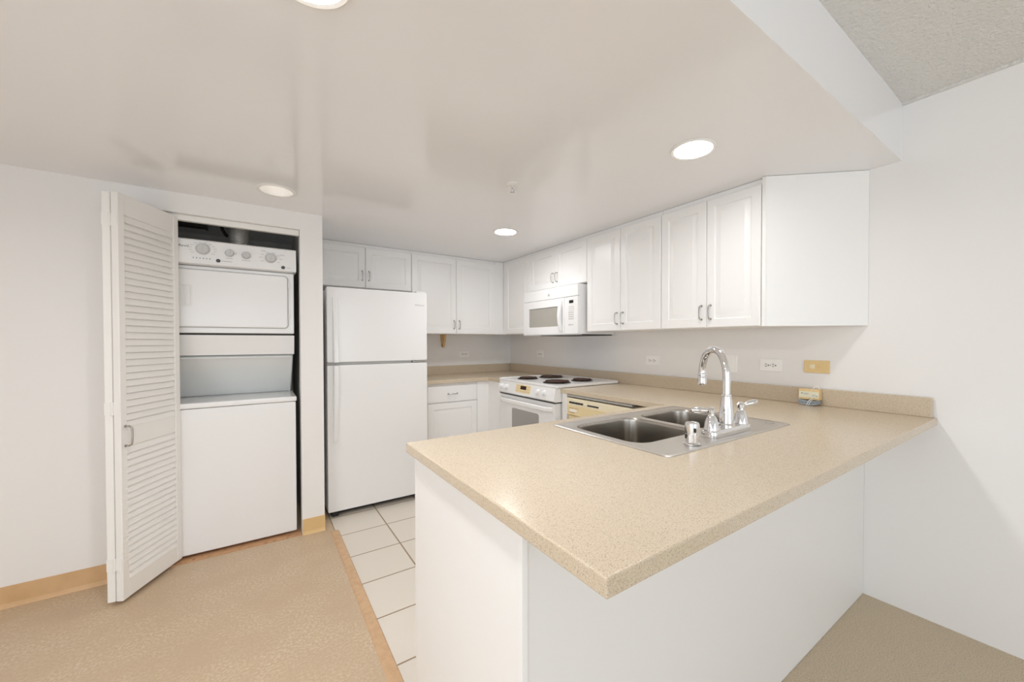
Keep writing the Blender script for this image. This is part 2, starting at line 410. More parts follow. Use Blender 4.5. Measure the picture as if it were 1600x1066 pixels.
# tower: slanted recess behind the lid, overhanging dryer body
TX0, TX1 = WX0 + .012, WX1 - .002
bm = prism(BM(), [(-.10, .902), (-.575, .902), (-.80, 1.17), (-.90, 1.175), (-.925, 1.297), (-.10, 1.297)], TX0, TX1, YZ)
obj('tower_base', bm, APPL, t)
bm = BM(); box(bm, TX0, TX1, -.935, -.10, 1.308, 1.705, .008)
obj('dryer_cabinet', bm, APPL, t)
bm = BM(); box(bm, TX0 + .01, TX1 - .01, -.92, -.11, 1.297, 1.308)
obj('seam_gasket', bm, DARK, t)
fn = face_back(TX0 + .018, -.935, 1.340)
DW, DH = TX1 - TX0 - .050, .345
bm = BM()   # dark reveal around the dryer door
rslab(bm, fn, DW, DH, .025, .002, .0005)
obj('door_reveal', bm, GREY, t)
fn = face_back(TX0 + .022, -.937, 1.344)
bm = BM(); rslab(bm, fn, DW - .008, DH - .008, .022, .016, .010)
dd = obj('dryer_door', bm, APPL, t)
bm = BM(); fn = face_back(TX0 + .100, -.953, 1.462)
w_, h_ = .058, .130
vl = fill_holes(bm, [rrect(w_ / 2, h_ / 2, w_, h_, .004, 3), rrect(w_ / 2, h_ / 2, w_ - .014, h_ - .014, .012, 3)], lambda p, q: fn(p, q, .003))
loft(bm, [[fn(p, q, d) for p, q in rrect(w_ / 2, h_ / 2, w_, h_, .004, 3)] for d in (0., .003)])
loft(bm, [[fn(p, q, .003) for p, q in rrect(w_ / 2, h_ / 2, w_ - .014, h_ - .014, .012, 3)], [fn(p, q, .0004) for p, q in rrect(w_ / 2, h_ / 2, w_ - .018, h_ - .018, .010, 3)]], False, True)
b = BM(); rslab(b, face_back(TX0 + .100 + .026, -.953, 1.475), .009, .104, .003, .004, .001, n=2); merge(bm, b)
obj('finger_grip', bm, APPL2, dd)
for z in (1.40, 1.60): obj('door_hinge', box(BM(), TX1 - .034, TX1 - .028, -.950, -.930, z, z + .045, .001), APPL2, dd)
# console
CY0 = -.985
fnc = face_back(WX0, CY0, 1.708)
bm = prism(BM(), [(-.20, 1.706), (-.975, 1.706), (-.985, 1.712), (-.975, 1.846), (-.965, 1.853), (-.20, 1.853)], WX0 - .002, WX1 + .008, YZ)
obj('control_console', bm, APPL, t)
def on_console(x, z): return face_back(x, CY0 + .0005 + (z - 1.712) * .0746, z)
for x, z, r in ((-2.722, 1.797, .030), (-2.598, 1.789, .020), (-2.517, 1.785, .020), (-2.392, 1.783, .027)):
    f = on_console(x, z); c = f(0, 0, 0)
    bm = BM(); lathe(bm, c, [(r + .003, -.002), (r + .003, -.004), (r, -.006), (r * .92, -.022), (r * .8, -.025)], 32, 'y')
    b = BM(); box(b, c.x - .003, c.x + .003, c.y - .029, c.y - .02, c.z - r * .85, c.z + r * .85, .001); merge(bm, b)
    obj('knob', bm, KNOBG, t)
for x, z in ((-2.652, 1.737), (-2.326, 1.731)):
    f = on_console(x, z); bm = BM(); lathe(bm, f(0, 0, 0), [(.0105, .001), (.0105, -.003), (.008, -.005)], 20, 'y')
    obj('push_button', bm, INKD, t)
bm = BM()
def tick(x, z, w_, h_=.0025):
    f = on_console(x, z); c = f(0, 0, 0); box(bm, c.x - w_ / 2, c.x + w_ / 2, c.y - .0012, c.y + .003, c.z - h_ / 2, c.z + h_ / 2)
for x, z, r, k in ((-2.722, 1.797, .046, 12), (-2.392, 1.783, .043, 8)):
    for i in range(k):
        a = PI * (-.2 + 1.4 * i / (k - 1)); tick(x + r * 1.25 * math.cos(a), z + r * .85 * math.sin(a), .016, .0018)
for x, z, w_ in ((-2.598, 1.757, .03), (-2.517, 1.753, .045), (-2.612, 1.737, .05), (-2.296, 1.731, .018), (-2.568, 1.789, .010), (-2.43, 1.826, .022), (-2.33, 1.81, .025)): tick(x, z, w_)
for i in range(6): tick(-2.765 + .015 * i, 1.743, .006, .008)
obj('control_markings', bm, INK, t)
f = on_console(-2.830, 1.806)
bm = text_bm('Whirlpool', .026, lambda x, y, z: f(x * .80, y, z), shear=.15)
tb = [v.co.copy() for v in bm.verts]; cx_ = (min(v.x for v in tb) + max(v.x for v in tb)) / 2; cz_ = (min(v.z for v in tb) + max(v.z for v in tb)) / 2
rg = []
ring = BM(); tube(ring, [(cx_ + .020 * math.cos(a) - .004, f(0, 0, .0005).y, cz_ + .008 * math.sin(a) - .002) for a in [2 * PI * k / 24 for k in range(24)]], .0006, 5, True); merge(bm, ring)
obj('badge', bm, INKD, t)
# open washer lid leaning back in the recess
lid_prof = []
a_, b_ = Vector((-.615, .912)), Vector((-.885, 1.172))
dv = (b_ - a_).normalized(); nv = Vector((-dv.y, dv.x))
bm = BM()
for p_, q_ in ((a_, b_),):
    pr = [a_, b_, b_ + nv * .018, a_ + nv * .018]
    pr = [a_ - Vector((.0, 0)), b_, b_ - nv * -.012, a_ - nv * -.012]
    prism(bm, [(v.x, v.y) for v in pr], WX0 + .006, WX1 - .012, YZ)
for x in (WX0 + .006, WX1 - .020):
    pr = [a_, b_, b_ + nv * .02, a_ + nv * .02]
    prism(bm, [(v.x, v.y) for v in pr], x, x + .008, YZ)
prism(bm, [(v.x, v.y) for v in (b_ - dv * .008, b_, b_ + nv * .02, b_ - dv * .008 + nv * .02)], WX0 + .006, WX1 - .012, YZ)
obj('washer_lid', bm, LIDG, t, label='raised washer lid, grey inside')
# closet plumbing
bm = BM(); prof = []
for k in range(60): prof.append((.050 + (.006 if k % 2 else 0), 1.856 + k * .0038))
lathe(bm, (-2.560, -.70, 0), prof, 28); tag(obj('dryer_duct', bm, FOIL), 'crumpled silver dryer duct rising above the dryer', 'duct')
bm = BM(); tube(bm, [(-3.2, -.55, 2.03), (-2.74, -.55, 2.03)], .022, 14); tube(bm, [(-2.742, -.55, 2.03), (-2.732, -.55, 2.03)], .028, 14)
tube(bm, [(-3.2, -.55, 2.03), (-3.29, -.55, 2.03)], .022, 14)
tag(obj('drain_pipe', bm, PIPE), 'dark pipe high in the closet above the dryer', 'pipe')
bm = BM(); tube(bm, smooth_path([(-2.66, -.5, 2.088), (-2.66, -.5, 2.04), (-2.645, -.5, 2.01), (-2.63, -.5, 1.99)]), .010, 10)
tag(obj('hose_stub', bm, PIPE), 'short dark hose end hanging left of the silver duct', 'hose')

# ------------------------------------------------------------------ refrigerator
FX0, FX1, FYF, FZ1 = -2.066, -1.342, -.8885, 1.645
t = thing('refrigerator', 'white top-freezer refrigerator beside the laundry closet wall', 'refrigerator', ((FX0 + FX1) / 2, -.45, 0))
FB = FYF + .062
bm = BM(); box(bm, FX0 + .004, FX1 - .004, FB + .006, -.06, .035, FZ1 - .012, .006)
obj('cabinet_body', bm, APPL2, t)
bm = BM(); box(bm, FX0 + .012, FX1 - .012, FB - .001, FB + .007, .06, FZ1 - .03)
obj('door_gasket', bm, GASK, t)
bm = BM(); box(bm, FX0 + .02, FX1 - .02, FB + .01, FB + .03, .012, .05); box(bm, FX0 + .03, FX0 + .07, FB - .03, FB + .02, 0.001, .034); box(bm, FX1 - .07, FX1 - .03, FB - .03, FB + .02, .001, .034)
obj('base_grille', bm, DARK, t)
ZS = 1.099
for nm, z0, z1, hz0, hz1 in (('freezer_door', ZS + .009, FZ1, ZS + .012, FZ1 - .075), ('fridge_door', .045, ZS - .009, .545, ZS - .012)):
    bm = BM(); f = face_back(FX0, FB - .002, z0)
    rslab(bm, f, FX1 - FX0, z1 - z0, .010, FB - .002 - FYF, .008, n=4)
    d = obj(nm, bm, APPL, t)
    f = face_back(FX0 + .038, FYF, hz0); bm = BM(); H = hz1 - hz0; wd = .036
    up = nm == 'freezer_door'     # thick at the door seam, tapering away
    rings = []
    for k in range(13):
        s = k / 12; a = s if up else 1 - s; ww = wd * (1 - .22 * a); th = .034 * (1 - .78 * a ** 1.5) + .003
        rings.append([f(-0.002, s * H, 0), f(0, s * H, th * .8), f(.005, s * H, th), f(ww - .006, s * H, th), f(ww, s * H, th * .8), f(ww + .003, s * H, 0)])
    loft(bm, rings, True, True); obj('handle', bm, APPL, d)
    if up:
        f2 = face_back(-1.405, FYF, 1.545)
        obj('badge', text_bm('Whirlpool', .018, lambda x, y, z: f2(x, y, z), shear=.15), INK, d)
bm = BM(); box(bm, FX1 - .085, FX1 - .012, FYF + .01, FB + .05, FZ1 - .002, FZ1 + .012, .005)
obj('hinge_cover', bm, APPL2, t)
bm = BM(); box(bm, FX1 - .115, FX1 - .006, FYF + .012, FB, ZS - .007, ZS + .007, .002); 
obj('center_hinge', bm, NICKEL, t)
bm = BM(); box(bm, FX0 + .004, FX1 - .12, FYF + .024, FB - .004, ZS - .0075, ZS + .0075)
obj('seam_strip', bm, GASK, t)

# ------------------------------------------------------------------ wall cabinets
ZU, DT = 1.331, .019
def body(bm, pts, z0, z1): return prism(bm, pts, z0, z1, XY)
def cab_back(label, x0, x1, z0, seams, hz, grp='wall cabinets on the back wall', filler=None, hside='in'):
    yf = -.376
    t = thing('wall_cabinet', label, 'cabinet', ((x0 + x1) / 2, -.19, z0), grp)
    bm = BM(); box(bm, x0 + .0005, x1 - .0005, yf, -.002, z0, HS - .002); obj('carcass', bm, CAB, t)
    xs = [x0] + seams + [x1]
    for i in range(len(xs) - 1):
        a, b = xs[i] + .0017, xs[i + 1] - .0017
        f = face_back(a, yf - .001, z0 + .002); bm = BM(); raised_door(bm, f, b - a, HS - .034 - z0, DT); d = obj('cabinet_door', bm, CAB, t)
        bm = BM(); pull(bm, face_back(a, yf - .001 - DT, z0 + .002), (b - a - .026) if i == 0 else .026, hz, hz + .078); obj('handle', bm, NICKEL, d)
    return t
t = cab_back('short two-door white wall cabinet above the refrigerator', -2.103, -1.306, 1.715, [-1.702], .062)
t = cab_back('tall two-door white wall cabinet right of the refrigerator', -1.305, -.430, ZU, [-.866], .048)
bm = BM(); box(bm, -.4285, -.3275, -.386, -.376, ZU + .001, HS - .003); box(bm, -.4285, -.3275, -.376, -.003, ZU + .001, HS - .003)
tag(obj('corner_filler', bm, CAB), 'narrow plain white filler in the corner between wall cabinets', 'cabinet filler')
XF = -.326
def cab_right(label, y0, y1, z0, seams, hz, pts=None, handles=True, first=None, name='wall_cabinet'):
    t = thing(name, label, 'cabinet', (-.16, (y0 + y1) / 2, z0), 'wall cabinets on the right wall')
    bm = BM()
    body(bm, pts or [(-.002, y0 - .0005), (XF, y0 - .0005), (XF, y1 + .0005), (-.002, y1 + .0005)], z0, HS - .002); obj('carcass', bm, CAB, t)
    ys = [first if first else y0] + seams
    for i in range(len(ys) - 1):
        a, b = ys[i] - .0017, ys[i + 1] + .0017
        f = face_right(XF - .001, a, z0 + .002); bm = BM(); raised_door(bm, f, a - b, HS - .034 - z0, DT, fr=.052 if a - b > .3 else .046); d = obj('cabinet_door', bm, CAB, t)
        if handles:
            bm = BM(); pull(bm, face_right(XF - .001 - DT, a, z0 + .002), (a - b - .026) if i % 2 == 0 else .026, hz, hz + .078); obj('handle', bm, NICKEL, d)
    return t
cab_right('narrow single-door corner wall cabinet left of the microwave', -.3862, -.900, ZU, [-.899], .05, handles=False, first=-.455)
cab_right('short two-door white wall cabinet above the microwave', -.901, -1.681, 1.722, [-1.287, -1.680], .045)
cab_right('tall two-door white wall cabinet right of the microwave', -1.682, -2.367, ZU, [-2.025, -2.366], .048)
cab_right('endmost tall white wall cabinet with angled side panel', -2.368, -2.997, ZU, [-2.675, -2.972], .048, pts=[(-.002, -2.3685), (XF, -2.3685), (XF, -2.975), (-.345, -2.976), (-.345, -2.994), (-.335, -2.999), (-.002, -3.313)])

# ------------------------------------------------------------------ over-the-range microwave
MY0, MY1, MZ0, MZ1, MX = -.905, -1.657, 1.313, 1.708, -.392
t = thing('microwave_oven', 'white over-the-range microwave above the stove', 'microwave', (-.2, (MY0 + MY1) / 2, MZ0))
bm = BM(); box(bm, MX, -.003, MY1, MY0, MZ0, MZ1, .004); obj('housing', bm, APPL, t)
f = face_right(MX, MY0, MZ0)
W_ = MY0 - MY1
bm = BM(); slab(bm, face_right(MX - .0005, MY0, MZ0 + .302), W_, MZ1 - MZ0 - .302, .024, .006); obj('top_grille', bm, APPL, t)
dW = .590
bm = BM(); fd = face_right(MX - .0005, MY0, MZ0 + .002)
o0 = [(.0, .0), (dW, .0), (dW, .297), (0, .297)]; i0 = [(p, q) for p, q in rrect(.298, .150, .425, .166, .010, 3)]
fill_holes(bm, [o0, i0], lambda p, q: fd(p, q, .026))
loft(bm, [[fd(p, q, d) for p, q in o0] for d in (0, .026)]); loft(bm, [[fd(p, q, d) for p, q in i0] for d in (.026, .019)])
d = obj('microwave_door', bm, APPL, t)
bm = BM(); bm.faces.new([bm.verts.new(fd(p, q, .019)) for p, q in rrect(.298, .150, .429, .170, .010, 3)]); loft(bm, [[fd(p, q, dd_) for p, q in rrect(.298, .150, .429, .170, .010, 3)] for dd_ in (.019, .010)], False, True)
obj('door_window', bm, MWG, d)
bm = BM(); pts = [fd(.548, .028 + .245 * k / 14, .030 + .020 * math.sin(PI * k / 14)) for k in range(15)]
rings = []
for p in pts: rings.append([p + Vector((dx, dy, 0)) for dx, dy in ((.012, -.021), (-.003, -.019), (-.008, -.008), (-.008, .008), (-.003, .019), (.012, .021))])
loft(bm, rings, True, True); obj('door_handle', bm, APPL, d)
bm = BM(); slab(bm, face_right(MX - .0005, MY0 - dW - .002, MZ0 + .002), W_ - dW - .002, .297, .026, .004); p = obj('control_panel', bm, APPL, t)
fp = face_right(MX - .0265, MY0 - dW, MZ0)
bm = BM(); slab(bm, lambda u, w2, dd_: fp(.062 + u, .247 + w2, dd_), .050, .024, .002, .001); obj('display', bm, BLACKG, p)
KEYM = mat('keypad_print', (.50, .46, .42), .5)
for (u0, w0, nx, ny, dx, dz, sx, sz) in ((.058, .185, 4, 3, .017, .015, .008, .006), (.056, .118, 4, 4, .016, .017, .010, .009)):
    for i in range(nx):
        for j in range(ny): obj('key', slab(BM(), lambda u, w2, dd_: fp(u0 + i * dx + u, w0 + j * dz + w2, dd_), sx, sz, .0015, .0005), KEYM, p)
for u0, sx in ((.056, .016), (.080, .010), (.100, .010)): obj('key', slab(BM(), lambda u, w2, dd_: fp(u0 + u, .070 + w2, dd_), sx, .010, .0015, .0005), KEYM, p)
bm = BM(); lathe(bm, face_right(MX - .0245, -1.288, 1.650)(0, 0, 0), [(.011, .001), (.011, -.002), (.009, -.003)], 20, 'x')
obj('emblem', bm, GREY, t)
bm = BM(); box(bm, -.372, -.03, MY1 + .006, MY0 - .20, MZ0 - .009, MZ0 - .0005, .002, 1); obj('bottom_vent', bm, PIPE, t)
bm = BM(); box(bm, MX - .024, MX + .018, MY1, MY0, MZ0 - .004, MZ0 - .001); box(bm, -.028, -.004, MY1, MY0, MZ0 - .010, MZ0 - .001); obj('bottom_rim', bm, APPL, t)

# ------------------------------------------------------------------ countertop, backsplash
SKX, SKY = -1.0825, -2.972            # sink centre
RY0, RY1 = -.935, -1.728              # range gap
bm = BM()
outl = [(-1.325, -.004), (-.004, -.004), (-.004, YOUT), (XE, YOUT), (XE, YIN), (XD, YIN), (XD, RY1), (-.052, RY1), (-.052, RY0), (XD, RY0), (XD, -.645), (-1.325, -.645)]
hole = rrect(SKX, SKY, .770, .515, .03, 4)
vl = fill_holes(bm, [outl, list(reversed(hole))], lambda p, q: (p, q, CB))
ret = bmesh.ops.extrude_face_region(bm, geom=list(bm.faces))
bmesh.ops.translate(bm, verts=[v for v in ret['geom'] if isinstance(v, bmesh.types.BMVert)], vec=(0, 0, CT - CB))
bmesh.ops.remove_doubles(bm, verts=bm.verts, dist=1e-6)
bmesh.ops.recalc_face_normals(bm, faces=bm.faces)
def near(v, p): return abs(v.co.x - p[0]) < 1e-4 and abs(v.co.y - p[1]) < 1e-4
front = [(2, 3), (3, 4), (4, 5), (5, 6), (9, 10), (10, 11)]
be = []
for e in bm.edges:
    a, b = e.verts
    if abs(a.co.z - b.co.z) > 1e-5:
        if near(a, outl[3]) or near(a, outl[4]): be.append(e)
        continue
    for i, j in front:
        if (near(a, outl[i]) and near(b, outl[j])) or (near(a, outl[j]) and near(b, outl[i])): be.append(e)
bmesh.ops.bevel(bm, geom=be, offset=.004, segments=3, affect='EDGES', profile=.5)
ct = obj('countertop', bm, COUNTER); tag(ct, 'speckled beige laminate worktop around the kitchen and peninsula', 'countertop')
bm = BM(); box(bm, -1.325, -.024, -.024, -.004, CT, 1.0017, .002, 1); obj('backsplash', bm, COUNTER, ct)
bm = BM(); box(bm, -.0235, -.004, YOUT + .012, -.004, CT, 1.0017, .002, 1); obj('backsplash', bm, COUNTER, ct)

# ------------------------------------------------------------------ base cabinets
t = thing('base_cabinet', 'white base cabinet with one drawer right of the refrigerator', 'cabinet', (-.95, -.3, 0))
bm = BM(); box(bm, -1.318, -.655, -.610, -.02, .10, CB - .001); box(bm, -1.318, -.655, -.55, -.02, .002, .10); obj('carcass', bm, CAB, t)
f = face_back(-1.245, -.611, .712); bm = BM(); slab(bm, f, .478, .146, DT, .004); d = obj('drawer', bm, CAB, t)
bm = BM(); pull(bm, face_back(-1.245, -.630, .712), .073, .19, .276, True); obj('handle', bm, NICKEL, d)
bm = BM(); raised_door(bm, face_back(-1.245, -.611, .115), .478, .588, DT); obj('cabinet_door', bm, CAB, t)
bm = BM(); slab(bm, face_back(-.762, -.611, .105), .125, CB - .108, .012, .002)
box(bm, -.637, -.625, -.930, -.600, .105, CB - .002); obj('corner_filler_panel', bm, CAB, t)
# peninsula cabinet: hollow, so that the sink bowls hang free
t = thing('base_cabinet', 'white peninsula base with plain end and back panels', 'cabinet', (-1.05, -2.98, 0))
bm = BM(); box(bm, XP, XP + .018, YPAN + .018, -2.655, .002, CB - .001); obj('end_panel', bm, CAB, t)
bm = BM(); box(bm, XP - .003, XP + .012, YPAN - .003, YPAN + .016, .002, CB - .001, .002); obj('corner_strip', bm, CAB, t)
bm = BM(); box(bm, XP + .0125, -.002, YPAN, YPAN + .017, .002, CB - .001); obj('back_panel', bm, mat('wall_white_panel', (.82, .81, .80), .45), t)
bm = BM(); box(bm, XP + .019, -.64, -2.675, -2.657, .10, CB - .001); box(bm, XP + .019, -.64, -2.73, -2.72, .002, .10); box(bm, XP + .019, -.01, YPAN + .018, -2.676, .09, .10)
obj('face_frame', bm, CAB, t)
for k in range(3):
    x1 = XP + .03 + (k + 1) * .445
    f = (lambda X1: (lambda u, w2, dd_: Vector((X1 - u, -2.656 + dd_, .115 + w2))))(x1)
    bm = BM(); raised_door(bm, f, .435, .72, DT); d = obj('cabinet_door', bm, CAB, t)
    f2 = (lambda X1: (lambda u, w2, dd_: Vector((X1 - u, -2.656 + DT + dd_, .115 + w2))))(x1)
    bm = BM(); pull(bm, f2, .03 if k % 2 else .405, .58, .66); obj('handle', bm, NICKEL, d)
bm = BM(); box(bm, -.640, -.04, -1.792, -1.738, .002, CB - .001)
tag(obj('filler_panel', bm, CAB), 'narrow white filler between the stove and the dishwasher', 'cabinet filler')

# ------------------------------------------------------------------ dishwasher
DY0, DY1 = -1.798, -2.395
t = thing('dishwasher', 'almond yellowed built-in dishwasher under the counter right of the stove', 'dishwasher', (-.33, (DY0 + DY1) / 2, 0))
bm = BM(); box(bm, -.600, -.05, DY1, DY0, .10, .860); box(bm, -.55, -.05, DY1, DY0, .002, .10); obj('tub_body', bm, ALMOND2, t)
bm = BM(); box(bm, -.640, -.601, DY1, DY0, .864, .878); box(bm, -.645, -.641, DY1 + .004, DY0 - .004, .866, .876); obj('top_trim', bm, NICKEL, t)
bm = BM(); slab(bm, face_right(-.601, DY0, .735), DY0 - DY1, .122, .048, .008); p = obj('control_panel', bm, ALMOND2, t)
fp = face_right(-.649, DY0, .735)
for k in range(5): obj('push_button', slab(BM(), lambda u, w2, dd_: fp(.030 + k * .029 + u, .084 + w2, dd_), .0255, .013, .003, .001), BLACKG, p)
obj('vent_slot', slab(BM(), lambda u, w2, dd_: fp(.215 + u, .084 + w2, dd_), .105, .010, .002, .0008), BLACKG, p)
bm = BM(); rslab(bm, lambda u, w2, dd_: fp(.186 + u, .080 + w2, dd_), .028, .016, .005, .006, .002, n=3); obj('latch', bm, ALMOND2, p)
bm = BM(); slab(bm, lambda u, w2, dd_: fp(.012 + u, .004 + w2, dd_), .57, .066, .0015, .0005); obj('control_fascia', bm, ALMOND, p)
bm = BM()
for u0, w0, sx, sz in ((.03, .050, .05, .004), (.09, .050, .04, .004), (.02, .018, .006, .006), (.035, .018, .05, .004)): slab(bm, lambda u, w2, dd_: fp(u0 + u, w0 + w2, .0015 + dd_), sx, sz, .0008, .0003)
obj('control_markings', bm, mat('brown_print', (.45, .30, .15), .5), p)
bm = BM(); rslab(bm, lambda u, w2, dd_: fp(.035 + u, .028 + w2, .0015 + dd_), .075, .016, .004, .001, .0004, n=3); obj('sticker', bm, PLATE, p)
bm = BM(); slab(bm, face_right(-.601, DY0, .13), DY0 - DY1, .60, .030, .004); obj('door_panel', bm, ALMOND, t)

# ------------------------------------------------------------------ range
SY0, SY1 = -.943, -1.718
SX = -.668
t = thing('electric_range', 'white slide-in electric stove with four coil burners', 'stove', (-.36, (SY0 + SY1) / 2, 0))
bm = BM(); box(bm, SX + .03, -.06, SY1, SY0, .03, .912); obj('range_body', bm, APPL2, t)
bm = BM(); box(bm, SX + .05, -.10, SY1 + .02, SY0 - .02, .002, .03); obj('range_base', bm, DARK, t)
CKX0, CKX1, CKY0, CKY1 = -.690, -.056, -.925, -1.738
BURN = [(-.527, -1.130, .078), (-.275, -1.136, .098), (-.524, -1.529, .098), (-.262, -1.532, .078)]
bm = BM(); o0 = rrect((CKX0 + CKX1) / 2, (CKY0 + CKY1) / 2, CKX1 - CKX0, CKY0 - CKY1, .012, 4)
fill_holes(bm, [o0] + [circ(x, y, r + .008) for x, y, r in BURN], lambda p, q: (p, q, .931))
oi = lambda k: rrect((CKX0 + CKX1) / 2, (CKY0 + CKY1) / 2, CKX1 - CKX0 + 2 * k, CKY0 - CKY1 + 2 * k, .014, 4)
loft(bm, [[(p, q, z) for p, q in oi(k)] for k, z in ((0, .931), (.001, .9355), (.004, .9355), (.006, .931), (.006, .920), (.003, .9165))])
obj('cooktop', bm, APPL, t)
for x, y, r in BURN:
    bm = BM(); lathe(bm, (x, y, 0), [(r + .012, .932), (r + .012, .935), (r + .004, .935), (r - .01, .926), (.02, .915)], 40, cap0=False)
    p = obj('drip_pan', bm, PAN, t)
    pts = []; turns = 4 if r < .09 else 5
    for k in range(turns * 28 + 1):
        s = k / (turns * 28); rr = .018 + (r - .020) * s; a = s * turns * 2 * PI; pts.append((x + rr * math.cos(a), y + rr * math.sin(a), .943))
    bm = BM(); tube(bm, pts, .0058, 8); lathe(bm, (x, y, 0), [(.016, .928), (.016, .947), (.008, .948)], 16)
    for k in range(3):
        a = k * 2 * PI / 3 + .5; tube(bm, [(x + .01 * math.cos(a), y + .01 * math.sin(a), .935), (x + (r + .006) * math.cos(a), y + (r + .006) * math.sin(a), .935)], .003, 6)
    obj('coil_element', bm, COIL, p)
# slanted control panel
pr = [(-.620, .916), (-.694, .916), (-.712, .822), (-.700, .812), (-.620, .812)]
bm = prism(BM(), pr, SY1 - .012, SY0 + .004, lambda p, q, a: (p, a, q)); obj('control_panel', bm, APPL, t)
sl = (Vector((-.712, 0, .822)) - Vector((-.694, 0, .916))); slen = sl.length; sd = sl.normalized(); sn = Vector((sd.z, 0, -sd.x)) * 1.0
if sn.x > 0: sn = -sn
def fc(u, w2, dd_): return Vector((-.712, SY0 - u, .822)) - sd * w2 + sn * dd_
for u in (.045, .130, .585, .665):
    bm = BM(); c = fc(u, .048, 0)
    def ringk(rad, h, n=24): return [c + sn * h + (Vector((0, 1, 0)) * math.cos(2 * PI * k / n) + sd * math.sin(2 * PI * k / n)) * rad for k in range(n)]
    loft(bm, [ringk(.024, .0), ringk(.024, .005), ringk(.019, .008), ringk(.016, .026), ringk(.013, .028)], True, True)
    b = BM(); loft(b, [[c + sn * h + Vector((0, sy, 0)) + sd * sw for sy, sw in ((-.004, -.018), (.004, -.018), (.004, .018), (-.004, .018))] for h in (.024, .033)], True, True); merge(bm, b)
    obj('knob', bm, APPL, t)
bm = BM(); slab(bm, lambda u, w2, dd_: fc(.270 + u, .018 + w2, dd_), .21, .066, .002, .0008); p = obj('clock_panel', bm, mat('aged_cream_panel', (.84, .70, .42), .35), t)
bm = BM(); slab(bm, lambda u, w2, dd_: fc(.338 + u, .045 + w2, .002 + dd_), .082, .030, .0015, .0005); obj('clock_display', bm, mat('brown_black_display', (.035, .008, .005), .15), p)
CKM = mat('tan_print', (.62, .48, .30), .5)
for u0 in (.282, .305, .432, .455):
    for w0 in (.028, .048, .066): obj('clock_key', slab(BM(), lambda u, w2, dd_: fc(u0 + u, w0 + w2, .002 + dd_), .014, .007, .001, .0003), CKM, p)
for u0 in (.340, .370, .400): obj('clock_key', slab(BM(), lambda u, w2, dd_: fc(u0 + u, .026 + w2, .002 + dd_), .018, .008, .001, .0003), CKM, p)
bm = BM(); box(bm, -.700, -.630, SY1 - .006, SY0 - .002, .803, .8115); obj('panel_gap', bm, DARK, t)
bm = BM(); fo = face_right(-.640, SY0 - .002, .225); slab(bm, fo, .772, .577, .055, .008); d = obj('oven_door', bm, APPL, t)
bm = BM(); rslab(bm, face_right(-.6952, SY0 - .195, .38), .385, .318, .02, .0015, .0006); obj('oven_window', bm, OVENG, d)
bm = BM(); fh = face_right(-.695, SY0 - .02, .755)
rings = []
for k in range(19):
    s = k / 18; o = .034 * min(1, math.sin(PI * min(s, 1 - s) * 6 if min(s, 1 - s) < 1 / 12 else PI / 2)); u = s * .735
    rings.append([fh(u, w2, max(0, o + dd_)) for w2, dd_ in ((-.018, -.012), (-.019, .0), (-.010, .008), (.010, .008), (.019, .0), (.018, -.012))])
loft(bm, rings, True, True); obj('oven_handle', bm, APPL, d)
bm = BM(); slab(bm, face_right(-.640, SY0 - .002, .045), .772, .172, .050, .006); obj('storage_drawer', bm, APPL, t)

# ------------------------------------------------------------------ sink
t = thing('kitchen_sink', 'double-bowl stainless steel sink set in the peninsula', 'sink', (SKX, SKY, CT))
SW, SH = .806, .550
BW = [(-1.4450, -1.0950), (-1.0600, -.7250)]; BY0, BY1 = -3.108, -2.762
bowls = [rrect((a + b) / 2, (BY0 + BY1) / 2, b - a, BY1 - BY0, .065, 7) for a, b in BW]
bm = BM(); zd = .9185
inner = rrect(SKX, SKY, SW - .030, SH - .030, .025, 5)
fill_holes(bm, [inner] + [list(reversed(b)) for b in bowls], lambda p, q: (p, q, zd - .0015))
loft(bm, [[(p, q, z) for p, q in rrect(SKX, SKY, SW - k, SH - k, rr, 5)] for k, rr, z in ((.030, .025, zd - .0015), (.022, .024, zd + .0005), (.008, .020, zd), (.001, .018, zd - .002), (0, .018, CT + .0004))])
obj('sink_deck', bm, STEEL, t)
for (a, b) in BW:
    cx, cy, w2, h2 = (a + b) / 2, (BY0 + BY1) / 2, b - a, BY1 - BY0
    bm = BM(); rings = []
    for k, z in ((0, zd - .0015), (.004, zd - .005), (.008, zd - .015), (.018, .84), (.026, .770), (.034, .748), (.056, .733), (.10, .726), (.16, .7235)):
        rings.append([(p, q, z) for p, q in rrect(cx, cy, w2 - k, h2 - k, max(.065 - k * .12, .03), 7)])
    vr = loft(bm, rings); 
    last = vr[-1]; ctr = [bm.verts.new((p, q, .721)) for p, q in [(cx + .045 * math.cos(math.atan2(v.co.y - cy, v.co.x - cx)), cy + .045 * math.sin(math.atan2(v.co.y - cy, v.co.x - cx))) for v in last]]
    for i in range(len(last)): j = (i + 1) % len(last); bm.faces.new((last[i], last[j], ctr[j], ctr[i]))
    o = obj('sink_bowl', bm, BOWL, t)
    bm = BM(); lathe(bm, (cx, cy, 0), [(.046, .721), (.044, .7225), (.036, .7205), (.03, .712), (.0, .711)], 28, cap0=False, cap1=False); obj('drain', bm, CHROME, o)
bm = BM(); tube(bm, [(-.735 + .022 * math.cos(2 * PI * k / 32), -3.190 + .014 * math.sin(2 * PI * k / 32), zd - .0012) for k in range(32)], .0008, 5, True); obj('stamped_mark', bm, NICKEL, t)

